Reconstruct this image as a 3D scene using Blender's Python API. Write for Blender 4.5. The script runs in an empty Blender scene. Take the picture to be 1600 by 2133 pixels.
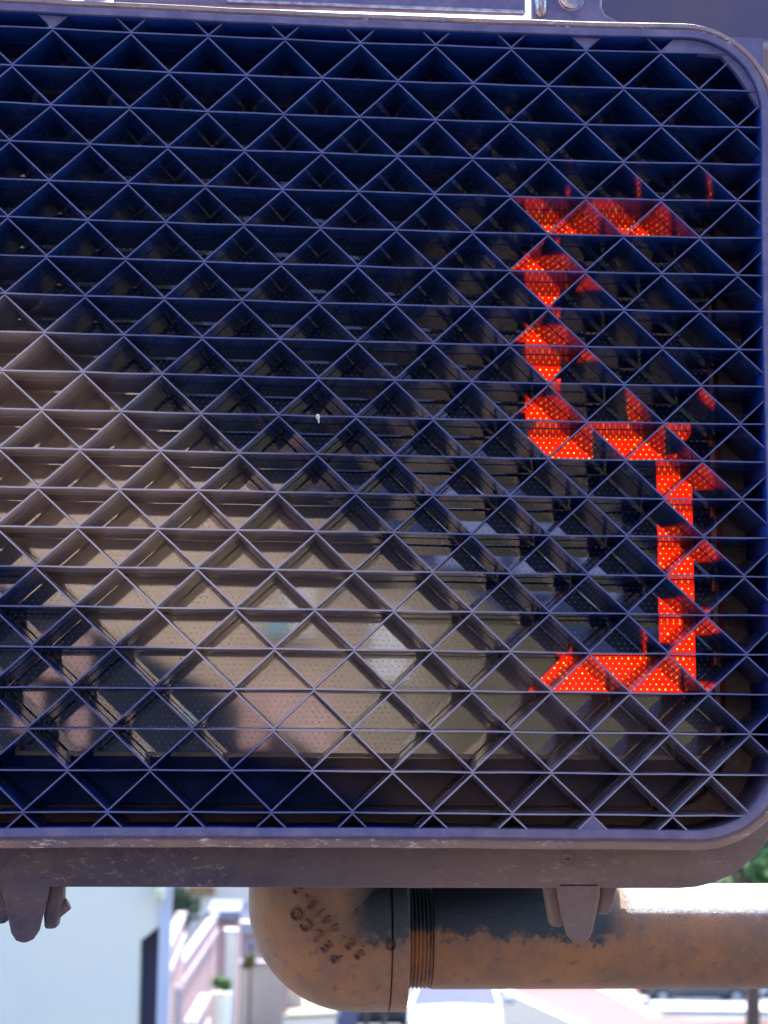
import bpy, bmesh, math, random
from mathutils import Vector, Matrix
random.seed(7)
S = bpy.context.scene
COL = S.collection
R = math.radians

# ------------------------------------------------------------------ camera
LOC = Vector((-0.04794, -0.71791, -0.14759))
RIGHT = Vector((0.998123, -0.060612, 0.008785)).normalized()
FWD = Vector((0.058816, 0.988616, 0.138487)).normalized()
UP = RIGHT.cross(FWD).normalized()
F = 3100.0
cam = bpy.data.cameras.new('camera')
camo = bpy.data.objects.new('camera', cam)
COL.objects.link(camo)
camo.matrix_world = Matrix((
    (RIGHT.x, UP.x, -FWD.x, LOC.x), (RIGHT.y, UP.y, -FWD.y, LOC.y),
    (RIGHT.z, UP.z, -FWD.z, LOC.z), (0, 0, 0, 1)))
cam.sensor_fit = 'VERTICAL'
cam.sensor_height = 36
cam.lens = F / 2133 * 36
cam.clip_start = 0.02
cam.clip_end = 3000
cam.dof.use_dof = True
cam.dof.focus_distance = 0.725
cam.dof.aperture_fstop = cam.lens / 3.6
S.camera = camo

# ------------------------------------------------------------------ sky, sun, exposure
SUN_EL, SUN_AZ = 58.0, 14.0          # sun behind the signal, a little to the right (azimuth from +Y towards +X)
w = bpy.data.worlds.new('World'); S.world = w; w.use_nodes = True
nt = w.node_tree; nt.nodes.clear()
sk = nt.nodes.new('ShaderNodeTexSky'); sk.sky_type = 'NISHITA'; sk.sun_disc = False
sk.sun_elevation = R(SUN_EL); sk.sun_rotation = R(SUN_AZ); sk.dust_density = 1.5; sk.altitude = 20
bg = nt.nodes.new('ShaderNodeBackground'); bg.inputs['Strength'].default_value = 0.15
wo = nt.nodes.new('ShaderNodeOutputWorld')
nt.links.new(sk.outputs[0], bg.inputs[0]); nt.links.new(bg.outputs[0], wo.inputs[0])
sl = bpy.data.lights.new('sun', 'SUN'); sl.energy = 2.5; sl.angle = R(0.5); sl.color = (1, 0.95, 0.87)
so = bpy.data.objects.new('sun', sl); COL.objects.link(so)
sd = Vector((math.sin(R(SUN_AZ)) * math.cos(R(SUN_EL)), math.cos(R(SUN_AZ)) * math.cos(R(SUN_EL)), math.sin(R(SUN_EL))))
so.rotation_euler = sd.to_track_quat('Z', 'Y').to_euler()
so.location = (5, 5, 20)
S.view_settings.view_transform = 'Standard'
S.view_settings.look = 'None'
S.view_settings.exposure = 2.42
S.view_settings.gamma = 1
S.view_settings.use_curve_mapping = False
S.render.engine = 'CYCLES'
S.cycles.max_bounces = 10
S.cycles.glossy_bounces = 8
S.cycles.diffuse_bounces = 4
S.cycles.sample_clamp_indirect = 8

# ------------------------------------------------------------------ helpers
def at(px, py, Y=0.0):
    """the point of the plane y = Y that lies in the direction of a photo pixel"""
    d = FWD + RIGHT * ((px - 800) / F) - UP * ((py - 1066.5) / F)
    return LOC + d * ((Y - LOC.y) / d.y)

CX = (-0.0002, 0.000149, 0.000337, -9e-05, 0.190066, -0.000867, 0.002039, 0.000453, -8.4e-05, 0.002169)
CZ = (-2.7e-05, -0.190322, 0.001619, -0.00248, -0.000263, 7.9e-05, -0.000163, 0.000544, -0.001315, 0.000394)
def W(u, r):
    """grid column u, row r -> x, z on the (slightly warped) plastic louvre"""
    a = (u - 10) / 10; b = (r - 10) / 10
    if a < -1.05:                     # beyond the measured part: carry on straight
        x0, z0 = W(-0.5, r); x1, z1 = W(0.5, r)
        k = u + 0.5
        return x0 + (x1 - x0) * k, z0 + (z1 - z0) * k
    m = [a ** i * b ** j for i in range(4) for j in range(4 - i)]
    return (sum(c * v for c, v in zip(CX, m)) + 0.00014 * math.sin(2.1 * u + 1.7 * r + math.sin(u * r * 0.7)),
            sum(c * v for c, v in zip(CZ, m)) + 0.00016 * math.sin(1.9 * u - 2.3 * r + math.sin(u + 0.4 * r)))

def tag(o, label=None, cat=None, group=None, kind=None):
    if label: o['label'] = label
    if cat: o['category'] = cat
    if group: o['group'] = group
    if kind: o['kind'] = kind
    return o

def empty(name, loc, label, cat, group=None):
    o = bpy.data.objects.new(name, None); COL.objects.link(o)
    o.location = loc; o.empty_display_size = 0.05
    return tag(o, label, cat, group)

def link(name, me, mats, parent=None, smooth=False):
    if not isinstance(mats, (list, tuple)): mats = [mats]
    for m in mats: me.materials.append(m)
    if smooth:
        me.polygons.foreach_set('use_smooth', [True] * len(me.polygons))
    o = bpy.data.objects.new(name, me); COL.objects.link(o)
    if parent is not None:
        o.parent = parent
        root = parent
        off = Vector((0, 0, 0))
        while root is not None:
            off += root.location; root = root.parent
        o.location = -off
        # geometry is given in world coordinates; parents are only translated
    return o

class MB:
    def __init__(s): s.v = []; s.f = []; s.m = []
    def add(s, vs, fs, mi=0):
        b = len(s.v); s.v += [tuple(p) for p in vs]
        s.f += [tuple(i + b for i in f) for f in fs]
        s.m += [mi] * len(fs) if isinstance(mi, int) else list(mi)
        return s
    def box(s, a, b, mi=0, M=None):
        x0, y0, z0 = a; x1, y1, z1 = b
        vs = [Vector(p) for p in ((x0, y0, z0), (x1, y0, z0), (x1, y1, z0), (x0, y1, z0), (x0, y0, z1), (x1, y0, z1), (x1, y1, z1), (x0, y1, z1))]
        if M: vs = [M @ p for p in vs]
        return s.add(vs, [(0, 3, 2, 1), (4, 5, 6, 7), (0, 1, 5, 4), (1, 2, 6, 5), (2, 3, 7, 6), (3, 0, 4, 7)], mi)
    def tube(s, p0, p1, r0, r1=None, n=16, caps=True, mi=0):
        p0 = Vector(p0); p1 = Vector(p1); r1 = r0 if r1 is None else r1
        d = (p1 - p0).normalized(); q = d.to_track_quat('Z', 'Y')
        vs = []
        for p, r in ((p0, r0), (p1, r1)):
            for k in range(n):
                a = 2 * math.pi * k / n
                vs.append(p + q @ Vector((math.cos(a) * r, math.sin(a) * r, 0)))
        fs = [(k, (k + 1) % n, n + (k + 1) % n, n + k) for k in range(n)]
        if caps: fs += [tuple(range(n))[::-1], tuple(range(n, 2 * n))]
        return s.add(vs, fs, mi)
    def lathe(s, c, axis, prof, n=24, mi=0):
        """prof: (distance along the axis, radius)"""
        c = Vector(c); q = Vector(axis).normalized().to_track_quat('Z', 'Y')
        vs = []
        for h, r in prof:
            for k in range(n):
                a = 2 * math.pi * k / n
                vs.append(c + q @ Vector((math.cos(a) * r, math.sin(a) * r, h)))
        fs = []
        for i in range(len(prof) - 1):
            for k in range(n):
                k2 = (k + 1) % n
                fs.append((i * n + k, i * n + k2, (i + 1) * n + k2, (i + 1) * n + k))
        fs.append(tuple(range(n))[::-1]); fs.append(tuple(range((len(prof) - 1) * n, len(prof) * n)))
        return s.add(vs, fs, mi)
    def prism(s, outline, y0, y1, mi=0):
        """outline: (x, z) points, extruded from y0 to y1"""
        n = len(outline)
        vs = [(x, y0, z) for x, z in outline] + [(x, y1, z) for x, z in outline]
        fs = [tuple(range(n)), tuple(range(2 * n - 1, n - 1, -1))]
        fs += [(k, n + k, n + (k + 1) % n, (k + 1) % n) for k in range(n)]
        return s.add(vs, fs, mi)
    def mesh(s, name, fix=True):
        me = bpy.data.meshes.new(name); me.from_pydata(s.v, [], s.f)
        me.polygons.foreach_set('material_index', s.m)
        if fix:
            bm = bmesh.new(); bm.from_mesh(me)
            bmesh.ops.recalc_face_normals(bm, faces=bm.faces[:])
            bm.to_mesh(me); bm.free()
        me.update(); return me
    def build(s, name, mats, parent=None, smooth=False, bevel=0, angle=True, fix=True):
        o = link(name, s.mesh(name, fix), mats, parent, smooth)
        if bevel:
            m = o.modifiers.new('bevel', 'BEVEL'); m.width = bevel; m.segments = 2; m.limit_method = 'ANGLE'; m.angle_limit = R(40)
        if smooth and angle:
            mark_sharp(o.data, 40)
        return o

def mark_sharp(me, deg):
    bm = bmesh.new(); bm.from_mesh(me)
    for e in bm.edges:
        e.smooth = not (len(e.link_faces) == 2 and e.calc_face_angle(0) > R(deg))
    bm.to_mesh(me); bm.free()

# ------------------------------------------------------------------ materials
def newmat(name):
    m = bpy.data.materials.new(name); m.use_nodes = True
    b = m.node_tree.nodes['Principled BSDF']
    return m, m.node_tree.nodes, m.node_tree.links, b
def mixc(N, L, fac, a, b):
    x = N.new('ShaderNodeMix'); x.data_type = 'RGBA'
    if hasattr(fac, 'links'): L.new(fac, x.inputs[0])
    else: x.inputs[0].default_value = fac
    for i, c in ((6, a), (7, b)):
        if hasattr(c, 'links'): L.new(c, x.inputs[i])
        else: x.inputs[i].default_value = (*c, 1)
    return x.outputs[2]
def mixf(N, L, fac, a, b):
    x = N.new('ShaderNodeMix'); x.data_type = 'FLOAT'
    if hasattr(fac, 'links'): L.new(fac, x.inputs[0])
    else: x.inputs[0].default_value = fac
    for i, c in ((2, a), (3, b)):
        if hasattr(c, 'links'): L.new(c, x.inputs[i])
        else: x.inputs[i].default_value = c
    return x.outputs[0]
def mth(N, L, op, a, b=0.0, c=None):
    x = N.new('ShaderNodeMath'); x.operation = op
    for i, v in enumerate((a, b) if c is None else (a, b, c)):
        if hasattr(v, 'links'): L.new(v, x.inputs[i])
        else: x.inputs[i].default_value = v
    return x.outputs[0]
def noise(N, L, scale, detail=4, rough=0.6, stretch=None, vec=None):
    if vec is None:
        g = N.new('ShaderNodeNewGeometry'); vec = g.outputs['Position']
    if stretch:
        mp = N.new('ShaderNodeMapping'); mp.inputs['Scale'].default_value = stretch
        L.new(vec, mp.inputs[0]); vec = mp.outputs[0]
    n = N.new('ShaderNodeTexNoise'); n.inputs['Scale'].default_value = scale
    n.inputs['Detail'].default_value = detail; n.inputs['Roughness'].default_value = rough
    L.new(vec, n.inputs['Vector'])
    return n.outputs['Fac']
def ramp(N, L, src, lo, hi):
    x = N.new('ShaderNodeMapRange'); x.interpolation_type = 'SMOOTHSTEP'
    L.new(src, x.inputs[0]); x.inputs[1].default_value = lo; x.inputs[2].default_value = hi
    return x.outputs[0]
def bump(N, L, b, h, strength, dist):
    x = N.new('ShaderNodeBump'); x.inputs['Strength'].default_value = strength; x.inputs['Distance'].default_value = dist
    L.new(h, x.inputs['Height']); L.new(x.outputs[0], b.inputs['Normal'])

def simple(name, c1, c2=None, rough=0.6, scale=3, metal=0.0, bmp=0.0, stretch=None, spec=0.5, lo=0.35, hi=0.65, bd=0.01):
    m, N, L, b = newmat(name)
    n = noise(N, L, scale, 5, 0.65, stretch)
    c2 = c2 or tuple(x * 0.75 for x in c1)
    L.new(mixc(N, L, ramp(N, L, n, lo, hi), c1, c2), b.inputs['Base Color'])
    b.inputs['Roughness'].default_value = rough; b.inputs['Metallic'].default_value = metal
    b.inputs['Specular IOR Level'].default_value = spec
    if bmp: bump(N, L, b, n, bmp, bd)
    return m

def haze_mask(N, L, edge=0.0):
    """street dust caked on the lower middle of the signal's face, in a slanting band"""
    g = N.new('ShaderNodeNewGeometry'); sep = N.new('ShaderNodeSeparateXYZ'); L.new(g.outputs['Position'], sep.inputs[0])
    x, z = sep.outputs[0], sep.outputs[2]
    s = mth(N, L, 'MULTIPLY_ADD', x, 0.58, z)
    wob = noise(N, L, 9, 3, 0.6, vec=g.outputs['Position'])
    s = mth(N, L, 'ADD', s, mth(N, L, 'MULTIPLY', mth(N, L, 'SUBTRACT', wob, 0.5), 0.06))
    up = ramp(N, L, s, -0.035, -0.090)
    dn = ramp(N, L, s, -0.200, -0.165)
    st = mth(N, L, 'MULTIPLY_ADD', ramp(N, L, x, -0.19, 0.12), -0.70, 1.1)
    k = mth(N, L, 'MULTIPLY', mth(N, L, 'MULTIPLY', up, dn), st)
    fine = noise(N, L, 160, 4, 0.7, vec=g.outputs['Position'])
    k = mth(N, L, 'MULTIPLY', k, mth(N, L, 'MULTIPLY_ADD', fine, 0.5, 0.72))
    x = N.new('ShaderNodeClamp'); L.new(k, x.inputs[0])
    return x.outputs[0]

def hazy(name, base, rough, hazec=(0.34, 0.25, 0.17), amount=1.0, spec=0.5, fine_bump=0.0, base2=None, drough=0.55):  # mixes the painted haze colour over the base colour
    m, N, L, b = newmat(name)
    k = mth(N, L, 'MULTIPLY', haze_mask(N, L), amount)
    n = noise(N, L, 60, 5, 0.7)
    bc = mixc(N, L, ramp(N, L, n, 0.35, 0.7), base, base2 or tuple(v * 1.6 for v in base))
    L.new(mixc(N, L, k, bc, hazec), b.inputs['Base Color'])
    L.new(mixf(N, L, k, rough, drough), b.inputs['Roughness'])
    b.inputs['Specular IOR Level'].default_value = spec
    if fine_bump: bump(N, L, b, noise(N, L, 900, 3), fine_bump, 0.0004)
    return m

M = {}
M['louvre'] = hazy('louvre_plastic', (0.009, 0.040, 0.165), 0.09, (0.86, 0.64, 0.48), amount=0.80, drough=0.16, fine_bump=0.05)
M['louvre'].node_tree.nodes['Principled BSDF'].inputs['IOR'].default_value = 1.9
M['louvre_edge'] = hazy('louvre_worn_edge', (0.085, 0.085, 0.18), 0.5, (0.66, 0.52, 0.50), 0.85)
M['lens'] = hazy('smoked_lens', (0.008, 0.036, 0.18), 0.035, (0.84, 0.61, 0.45), 1.0, drough=0.06)
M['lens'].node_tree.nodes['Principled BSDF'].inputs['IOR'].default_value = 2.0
M['lenslet'] = hazy('lens_dots', (0.30, 0.34, 0.55), 0.14, (0.95, 0.82, 0.68), 0.9, drough=0.2)
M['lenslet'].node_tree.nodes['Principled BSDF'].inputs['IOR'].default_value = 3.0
M['bezel'] = hazy('door_bezel_plastic', (0.008, 0.036, 0.20), 0.5, (0.60, 0.42, 0.26), 0.85, spec=0.15, fine_bump=0.2)
M['frame'] = hazy('weathered_frame_plastic', (0.11, 0.098, 0.205), 0.40, (0.26, 0.16, 0.12), 0.5, fine_bump=0.5, base2=(0.20, 0.165, 0.26))
def scuffed(name, c1, c2, c3):
    m, N, L, b = newmat(name)
    n1 = ramp(N, L, noise(N, L, 28, 6, 0.7, (0.35, 1, 1)), 0.35, 0.65)
    n2 = mth(N, L, 'MULTIPLY', ramp(N, L, noise(N, L, 330, 5, 0.9, (0.4, 1, 1.0)), 0.54, 0.64), ramp(N, L, noise(N, L, 26, 3), 0.44, 0.58))
    g = N.new('ShaderNodeNewGeometry'); sp = N.new('ShaderNodeSeparateXYZ'); L.new(g.outputs['Position'], sp.inputs[0])
    kt = mth(N, L, 'MULTIPLY', ramp(N, L, sp.outputs[0], -0.09, 0.10), ramp(N, L, sp.outputs[2], -0.12, -0.19))
    n3 = ramp(N, L, noise(N, L, 60, 5, 0.7), 0.45, 0.8)
    col = mixc(N, L, n1, c1, c2)
    col = mixc(N, L, n3, col, tuple(v * 0.6 for v in c2))
    col = mixc(N, L, mth(N, L, 'MULTIPLY', kt, mth(N, L, 'MULTIPLY_ADD', n1, 0.4, 0.3)), col, (0.34, 0.20, 0.12))
    L.new(mixc(N, L, n2, col, c3), b.inputs['Base Color'])
    b.inputs['Roughness'].default_value = 0.5
    bump(N, L, b, noise(N, L, 420, 5, 0.75), 0.5, 0.0008)
    return m
M['lip'] = scuffed('scuffed_lip_plastic', (0.36, 0.20, 0.13), (0.20, 0.13, 0.14), (0.85, 0.70, 0.60))
M['door'] = scuffed('weathered_door_plastic', (0.135, 0.088, 0.085), (0.066, 0.052, 0.080), (0.30, 0.23, 0.22))
M['gasket'] = simple('pale_gasket_rubber', (0.62, 0.56, 0.56), (0.45, 0.40, 0.42), 0.5, 200)
M['screw'] = simple('dark_screw_steel', (0.008, 0.008, 0.012), (0.03, 0.025, 0.03), 0.5, 300, 0.0)  # near-black stands in for the shade inside the screw holes
M['zinc'] = simple('zinc_hardware', (0.62, 0.60, 0.62), (0.35, 0.33, 0.36), 0.3, 200, 0.9, 0.3, bd=0.0005)
M['housing'] = simple('housing_plastic', (0.05, 0.045, 0.07), (0.03, 0.03, 0.05), 0.5, 30)
def emis(name, c, strength, c2=None, scale=400):
    m, N, L, b = newmat(name)
    n = noise(N, L, scale, 2)
    col = mixc(N, L, ramp(N, L, n, 0.3, 0.7), c, c2 or c)
    b.inputs['Base Color'].default_value = (0.1, 0.01, 0.005, 1)
    L.new(col, b.inputs['Emission Color']); b.inputs['Emission Strength'].default_value = strength
    b.inputs['Roughness'].default_value = 0.3
    return m
M['lit'] = emis('lit_digit_red', (1.0, 0.016, 0.002), 0.20, (0.9, 0.012, 0.002))
M['led'] = emis('lit_led_amber', (1.0, 0.38, 0.04), 0.85, (1.0, 0.14, 0.012), 330)

def rusty(name):
    m, N, L, b = newmat(name)
    n1 = ramp(N, L, noise(N, L, 26, 6, 0.7), 0.32, 0.68)
    n2 = ramp(N, L, noise(N, L, 130, 6, 0.8), 0.54, 0.66)
    n3 = mth(N, L, 'MULTIPLY', ramp(N, L, noise(N, L, 260, 5, 0.85), 0.50, 0.68), 0.6)
    c = mixc(N, L, n1, (0.46, 0.175, 0.040), (0.25, 0.105, 0.045))
    c = mixc(N, L, n2, c, (0.05, 0.025, 0.025))
    c = mixc(N, L, n3, c, (0.40, 0.22, 0.13))
    # old black paint left on the upper side, flaking into the rust
    g = N.new('ShaderNodeNewGeometry'); sp = N.new('ShaderNodeSeparateXYZ'); L.new(g.outputs['Position'], sp.inputs[0])
    zz = mth(N, L, 'ADD', sp.outputs[2], mth(N, L, 'MULTIPLY', mth(N, L, 'SUBTRACT', noise(N, L, 75, 6, 0.8), 0.5), 0.05))
    k = mth(N, L, 'MULTIPLY', ramp(N, L, zz, -0.276, -0.268), mth(N, L, 'MULTIPLY', ramp(N, L, sp.outputs[0], -0.022, 0.0), ramp(N, L, sp.outputs[0], 0.155, 0.135)))
    c = mixc(N, L, k, c, (0.006, 0.009, 0.02))
    # sunlit strip painted pale into the colour of the pipe's top, right
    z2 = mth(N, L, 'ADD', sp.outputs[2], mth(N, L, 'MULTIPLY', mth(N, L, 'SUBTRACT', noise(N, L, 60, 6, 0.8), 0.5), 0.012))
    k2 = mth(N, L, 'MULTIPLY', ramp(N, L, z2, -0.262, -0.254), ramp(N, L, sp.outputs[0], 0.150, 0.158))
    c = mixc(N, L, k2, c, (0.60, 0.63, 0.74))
    L.new(c, b.inputs['Base Color']); b.inputs['Roughness'].default_value = 0.36
    b.inputs['Specular IOR Level'].default_value = 0.9
    bump(N, L, b, noise(N, L, 380, 6, 0.85), 0.8, 0.0016)
    return m
M['rust'] = rusty('weathered_bronze_paint')
M['letter'] = simple('cast_letter_paint', (0.10, 0.05, 0.045), (0.18, 0.08, 0.05), 0.5, 300)

# ------------------------------------------------------------------ the large structure: ground, streets
H0 = -2.35
def gz(y): return H0 if y < 1 else H0 - 0.15 * (min(y, 160) - 1)
M['asphalt'] = simple('road_asphalt', (0.055, 0.056, 0.068), (0.042, 0.043, 0.052), 0.9, 2.2, bmp=0.2)
M['pave'] = simple('concrete_pavement', (0.30, 0.27, 0.20), (0.26, 0.23, 0.18), 0.85, 3, bmp=0.2)
M['island'] = simple('pale_island_concrete', (0.46, 0.47, 0.50), (0.40, 0.41, 0.45), 0.8, 2)
M['flag'] = simple('dark_flagstones', (0.075, 0.07, 0.08), (0.05, 0.05, 0.058), 0.85, 3)
M['red'] = simple('red_lane_paint', (0.25, 0.060, 0.060), (0.21, 0.052, 0.052), 0.8, 1.2)
M['whitepaint'] = simple('white_road_paint', (0.72, 0.72, 0.70), (0.6, 0.6, 0.58), 0.7, 3)
def sheet(name, xs, ys, mat, dz=0.0, kind='structure'):
    mb = MB(); n = len(xs)
    vs = [(x, y, gz(y) + dz) for y in ys for x in xs]
    fs = [(j * n + i, j * n + i + 1, (j + 1) * n + i + 1, (j + 1) * n + i) for j in range(len(ys) - 1) for i in range(n - 1)]
    mb.add(vs, fs); o = mb.build(name, mat); o['kind'] = kind; return o
YS = [-900, -200, -60, -20, -5, 1, 10, 20, 30, 45, 60, 75, 110, 160, 400, 1500]
sheet('ground', [-1200, -200, -40, -10, 0, 10, 40, 200, 1200], YS, M['asphalt'])
def gpoly(name, pts, mat, dz):
    mb = MB(); mb.add([(x, y, gz(y) + dz) for x, y in pts], [tuple(range(len(pts)))])
    o = mb.build(name, mat); o['kind'] = 'structure'; return o
def slabp(name, pts, mat, h, dz=0.0):
    mb = MB(); n = len(pts)
    mb.add([(x, y, gz(y) + h) for x, y in pts] + [(x, y, gz(y) - 0.3) for x, y in pts],
           [tuple(range(n))] + [(k, n + k, n + (k + 1) % n, (k + 1) % n) for k in range(n)])
    o = mb.build(name, mat); o['kind'] = 'structure'; return o
def ground_at(px, py):
    d = FWD + RIGHT * ((px - 800) / F) - UP * ((py - 1066.5) / F)
    t = 5.0
    while t < 400:
        p = LOC + d * t
        if p.z < gz(p.y): return p
        t += 0.05
    return LOC + d * 400

slabp('near_pavement', [(-14, -6), (8, -6), (8, 0.99), (-14, 0.99)], M['flag'], 0.12)
def gp(px, py): p = ground_at(px, py); return (p.x, p.y)

# ------------------------------------------------------------------ pedestrian signal
sig = empty('pedestrian_signal', (-0.05, 0.05, -0.23),
            'close-up weathered black pedestrian countdown signal behind a triangular louvre, lit red digit 5', 'pedestrian signal')
UL, UR, RT, RB, RC = -4.6, 19.62, -0.36, 20.36, 2.0
def rrect(x0, x1, z0, z1, rad, n=10):
    pts = []
    for cx, cz, a0 in ((x1 - rad, z1 - rad, 0), (x0 + rad, z1 - rad, 90), (x0 + rad, z0 + rad, 180), (x1 - rad, z0 + rad, 270)):
        for k in range(n + 1):
            a = R(a0 + 90 * k / n); pts.append((cx + rad * math.cos(a), cz + rad * math.sin(a)))
    return pts
def inner_uv(n=14):
    out = []
    seg = rrect(UL, UR, RT, RB, RC, n)
    for i, p in enumerate(seg):
        q = seg[(i + 1) % len(seg)]
        d = math.hypot(q[0] - p[0], q[1] - p[1]); k = max(1, int(d))
        for j in range(k): out.append((p[0] + (q[0] - p[0]) * j / k, p[1] + (q[1] - p[1]) * j / k))
    return out
INNER = [W(u, r) for u, r in inner_uv()]
def inside(u, r):
    if not (UL < u < UR and RT < r < RB): return False
    cu = min(max(u, UL + RC), UR - RC); cr = min(max(r, RT + RC), RB - RC)
    return (u - cu) ** 2 + (r - cr) ** 2 <= RC * RC + 1e-9
def offset(loop, d):
    n = len(loop); out = []
    area = sum(loop[i][0] * loop[(i + 1) % n][1] - loop[(i + 1) % n][0] * loop[i][1] for i in range(n))
    s = 1 if area > 0 else -1
    for i in range(n):
        x0, z0 = loop[i - 1]; x1, z1 = loop[(i + 1) % n]
        tx, tz = x1 - x0, z1 - z0; l = math.hypot(tx, tz)
        out.append((loop[i][0] + s * tz / l * d, loop[i][1] - s * tx / l * d))
    return out
def loft(name, profile, loop, mats, parent, mi=None, closed=False):
    """profile: (outward offset, y) swept round the loop"""
    mb = MB(); n = len(loop); rings = [[(x, y, z) for x, z in offset(loop, d)] for d, y in profile]
    vs = [p for r_ in rings for p in r_]; fs = []; ms = []
    k = len(profile)
    for i in range(k if closed else k - 1):
        j2 = (i + 1) % k
        for a in range(n):
            b = (a + 1) % n
            fs.append((i * n + a, i * n + b, j2 * n + b, j2 * n + a)); ms.append(mi[i] if mi else 0)
    mb.add(vs, fs, ms)
    return mb.build(name, mats, parent, smooth=True)
visor = loft('visor_frame', [(0, 0.0432), (0, -0.0008), (0.0004, -0.002), (0.0036, -0.002), (0.0042, -0.0008), (0.0052, 0.0004), (0.0062, -0.0002), (0.0086, 0.0006), (0.0094, 0.0020), (0.0100, 0.036), (0.0100, 0.0432)],
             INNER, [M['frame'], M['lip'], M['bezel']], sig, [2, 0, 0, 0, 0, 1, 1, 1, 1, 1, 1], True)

# horizontal louvre slats
ST = ((0.0, 0.00036), (0.0176, 0.00030), (0.0179, 0.00055), (0.0415, 0.00055))
def slat(r, name='louvre_slat'):
    us = [UL + (UR - UL) * k / 240 for k in range(241)]
    ins = [u for u in us if inside(u, r)]
    a, b = ins[0] - 0.09, ins[-1] + 0.09
    cols = [a] + [k for k in range(math.ceil(a), math.floor(b) + 1)] + [b]
    mb = MB(); n = len(cols); vs = []
    ph = random.random() * 9
    for sgn in (1, -1):
        for y, t in ST:
            for c in cols:
                x, z = W(c, r)
                vs.append((x, y + 0.0002 * math.sin(c * 1.3 + ph), z + sgn * t))
    k = len(ST)
    g = lambda s_, i, c: (s_ * k + i) * n + c
    fs = []; ms = []
    for c in range(n - 1):
        for i in range(k - 1):
            fs.append((g(0, i, c), g(0, i, c + 1), g(0, i + 1, c + 1), g(0, i + 1, c))); ms.append(0)
            fs.append((g(1, i, c), g(1, i + 1, c), g(1, i + 1, c + 1), g(1, i, c + 1))); ms.append(0)
        fs.append((g(0, 0, c), g(1, 0, c), g(1, 0, c + 1), g(0, 0, c + 1))); ms.append(1)
        fs.append((g(0, k - 1, c), g(0, k - 1, c + 1), g(1, k - 1, c + 1), g(1, k - 1, c))); ms.append(0)
    mb.add(vs, fs, ms)
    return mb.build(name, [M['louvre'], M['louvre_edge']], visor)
for r in range(21): slat(r)

# folded (zigzag) slats between them
def zigzag(r):
    """one folded strip: runs of panels joined at their folds, cut where the frame ends it"""
    SZ = ((0.0005, 0.00038), (0.0178, 0.00032), (0.0181, 0.00058), (0.0412, 0.00058))
    runs = []; cur = []
    for u in range(-5, 20):
        ra = r if (u + r) % 2 else r + 1
        rb = 2 * r + 1 - ra
        ins = [t for t in [k / 40 for k in range(41)] if inside(u + t, ra + (rb - ra) * t)]
        if len(ins) < 3:
            if len(cur) > 1: runs.append(cur)
            cur = []; continue
        t0, t1 = ins[0], ins[-1]
        if t0 > 0:
            if len(cur) > 1: runs.append(cur)
            cur = []; t0 -= 0.06
        if not cur: cur.append((u + t0, ra + (rb - ra) * t0))
        if t1 < 1:
            t1 += 0.06; cur.append((u + t1, ra + (rb - ra) * t1)); runs.append(cur); cur = []
        else: cur.append((u + 1, rb))
    if len(cur) > 1: runs.append(cur)
    for run in runs:
        pts = []
        for (u, q) in run:
            x, z = W(u, q)
            if q == r: z -= 0.0006
            if q == r + 1: z += 0.0006
            pts.append((x, z))
        mb = MB(); n = len(pts); vs = []
        nrm = []
        for i in range(n):
            ns = []
            for j in (i - 1, i):
                if 0 <= j < n - 1:
                    dx, dz = pts[j + 1][0] - pts[j][0], pts[j + 1][1] - pts[j][1]; l = math.hypot(dx, dz); ns.append((-dz / l, dx / l))
            mx, mz = sum(v[0] for v in ns), sum(v[1] for v in ns); l = math.hypot(mx, mz); mx, mz = mx / l, mz / l
            c = mx * ns[0][0] + mz * ns[0][1]; nrm.append((mx / c, mz / c))
        for y, t in SZ:
            for sg in (1, -1):
                for i in range(n): vs.append((pts[i][0] + nrm[i][0] * t * sg, y, pts[i][1] + nrm[i][1] * t * sg))
        g = lambda k, s_, i: (k * 2 + s_) * n + i
        fs = []; ms = []
        for i in range(n - 1):
            for k in range(3):
                for s_ in (0, 1):
                    fs.append((g(k, s_, i), g(k, s_, i + 1), g(k + 1, s_, i + 1), g(k + 1, s_, i))); ms.append(0)
            fs.append((g(0, 0, i), g(0, 0, i + 1), g(0, 1, i + 1), g(0, 1, i))); ms.append(1)
            fs.append((g(3, 0, i), g(3, 0, i + 1), g(3, 1, i + 1), g(3, 1, i))); ms.append(0)
        for e in (0, n - 1):
            for k in range(3): fs.append((g(k, 0, e), g(k, 1, e), g(k + 1, 1, e), g(k + 1, 0, e))); ms.append(0)
        mb.add(vs, fs, ms)
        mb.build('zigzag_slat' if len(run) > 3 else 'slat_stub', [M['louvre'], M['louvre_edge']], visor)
for r in range(-1, 21): zigzag(r)

# little filled gussets that tie the louvre to its frame
def gusset(uvs, y0=0.0009, y1=0.004):
    mb = MB(); mb.prism([W(u, r) for u, r in uvs], y0, y1); mb.build('gusset', M['frame'], visor)
gusset([(1, -0.03), (0.6, -0.45), (1.4, -0.45)])
gusset([(15, -0.03), (14.6, -0.45), (15.4, -0.45)])
gusset([(15, 20.03), (14.58, 20.45), (15.42, 20.45)])
gusset([(17.05, -0.05), (17.45, -0.45), (19.7, -0.45), (19.7, 1.6), (19.0, 0.5), (18.6, 0.05)])

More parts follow.
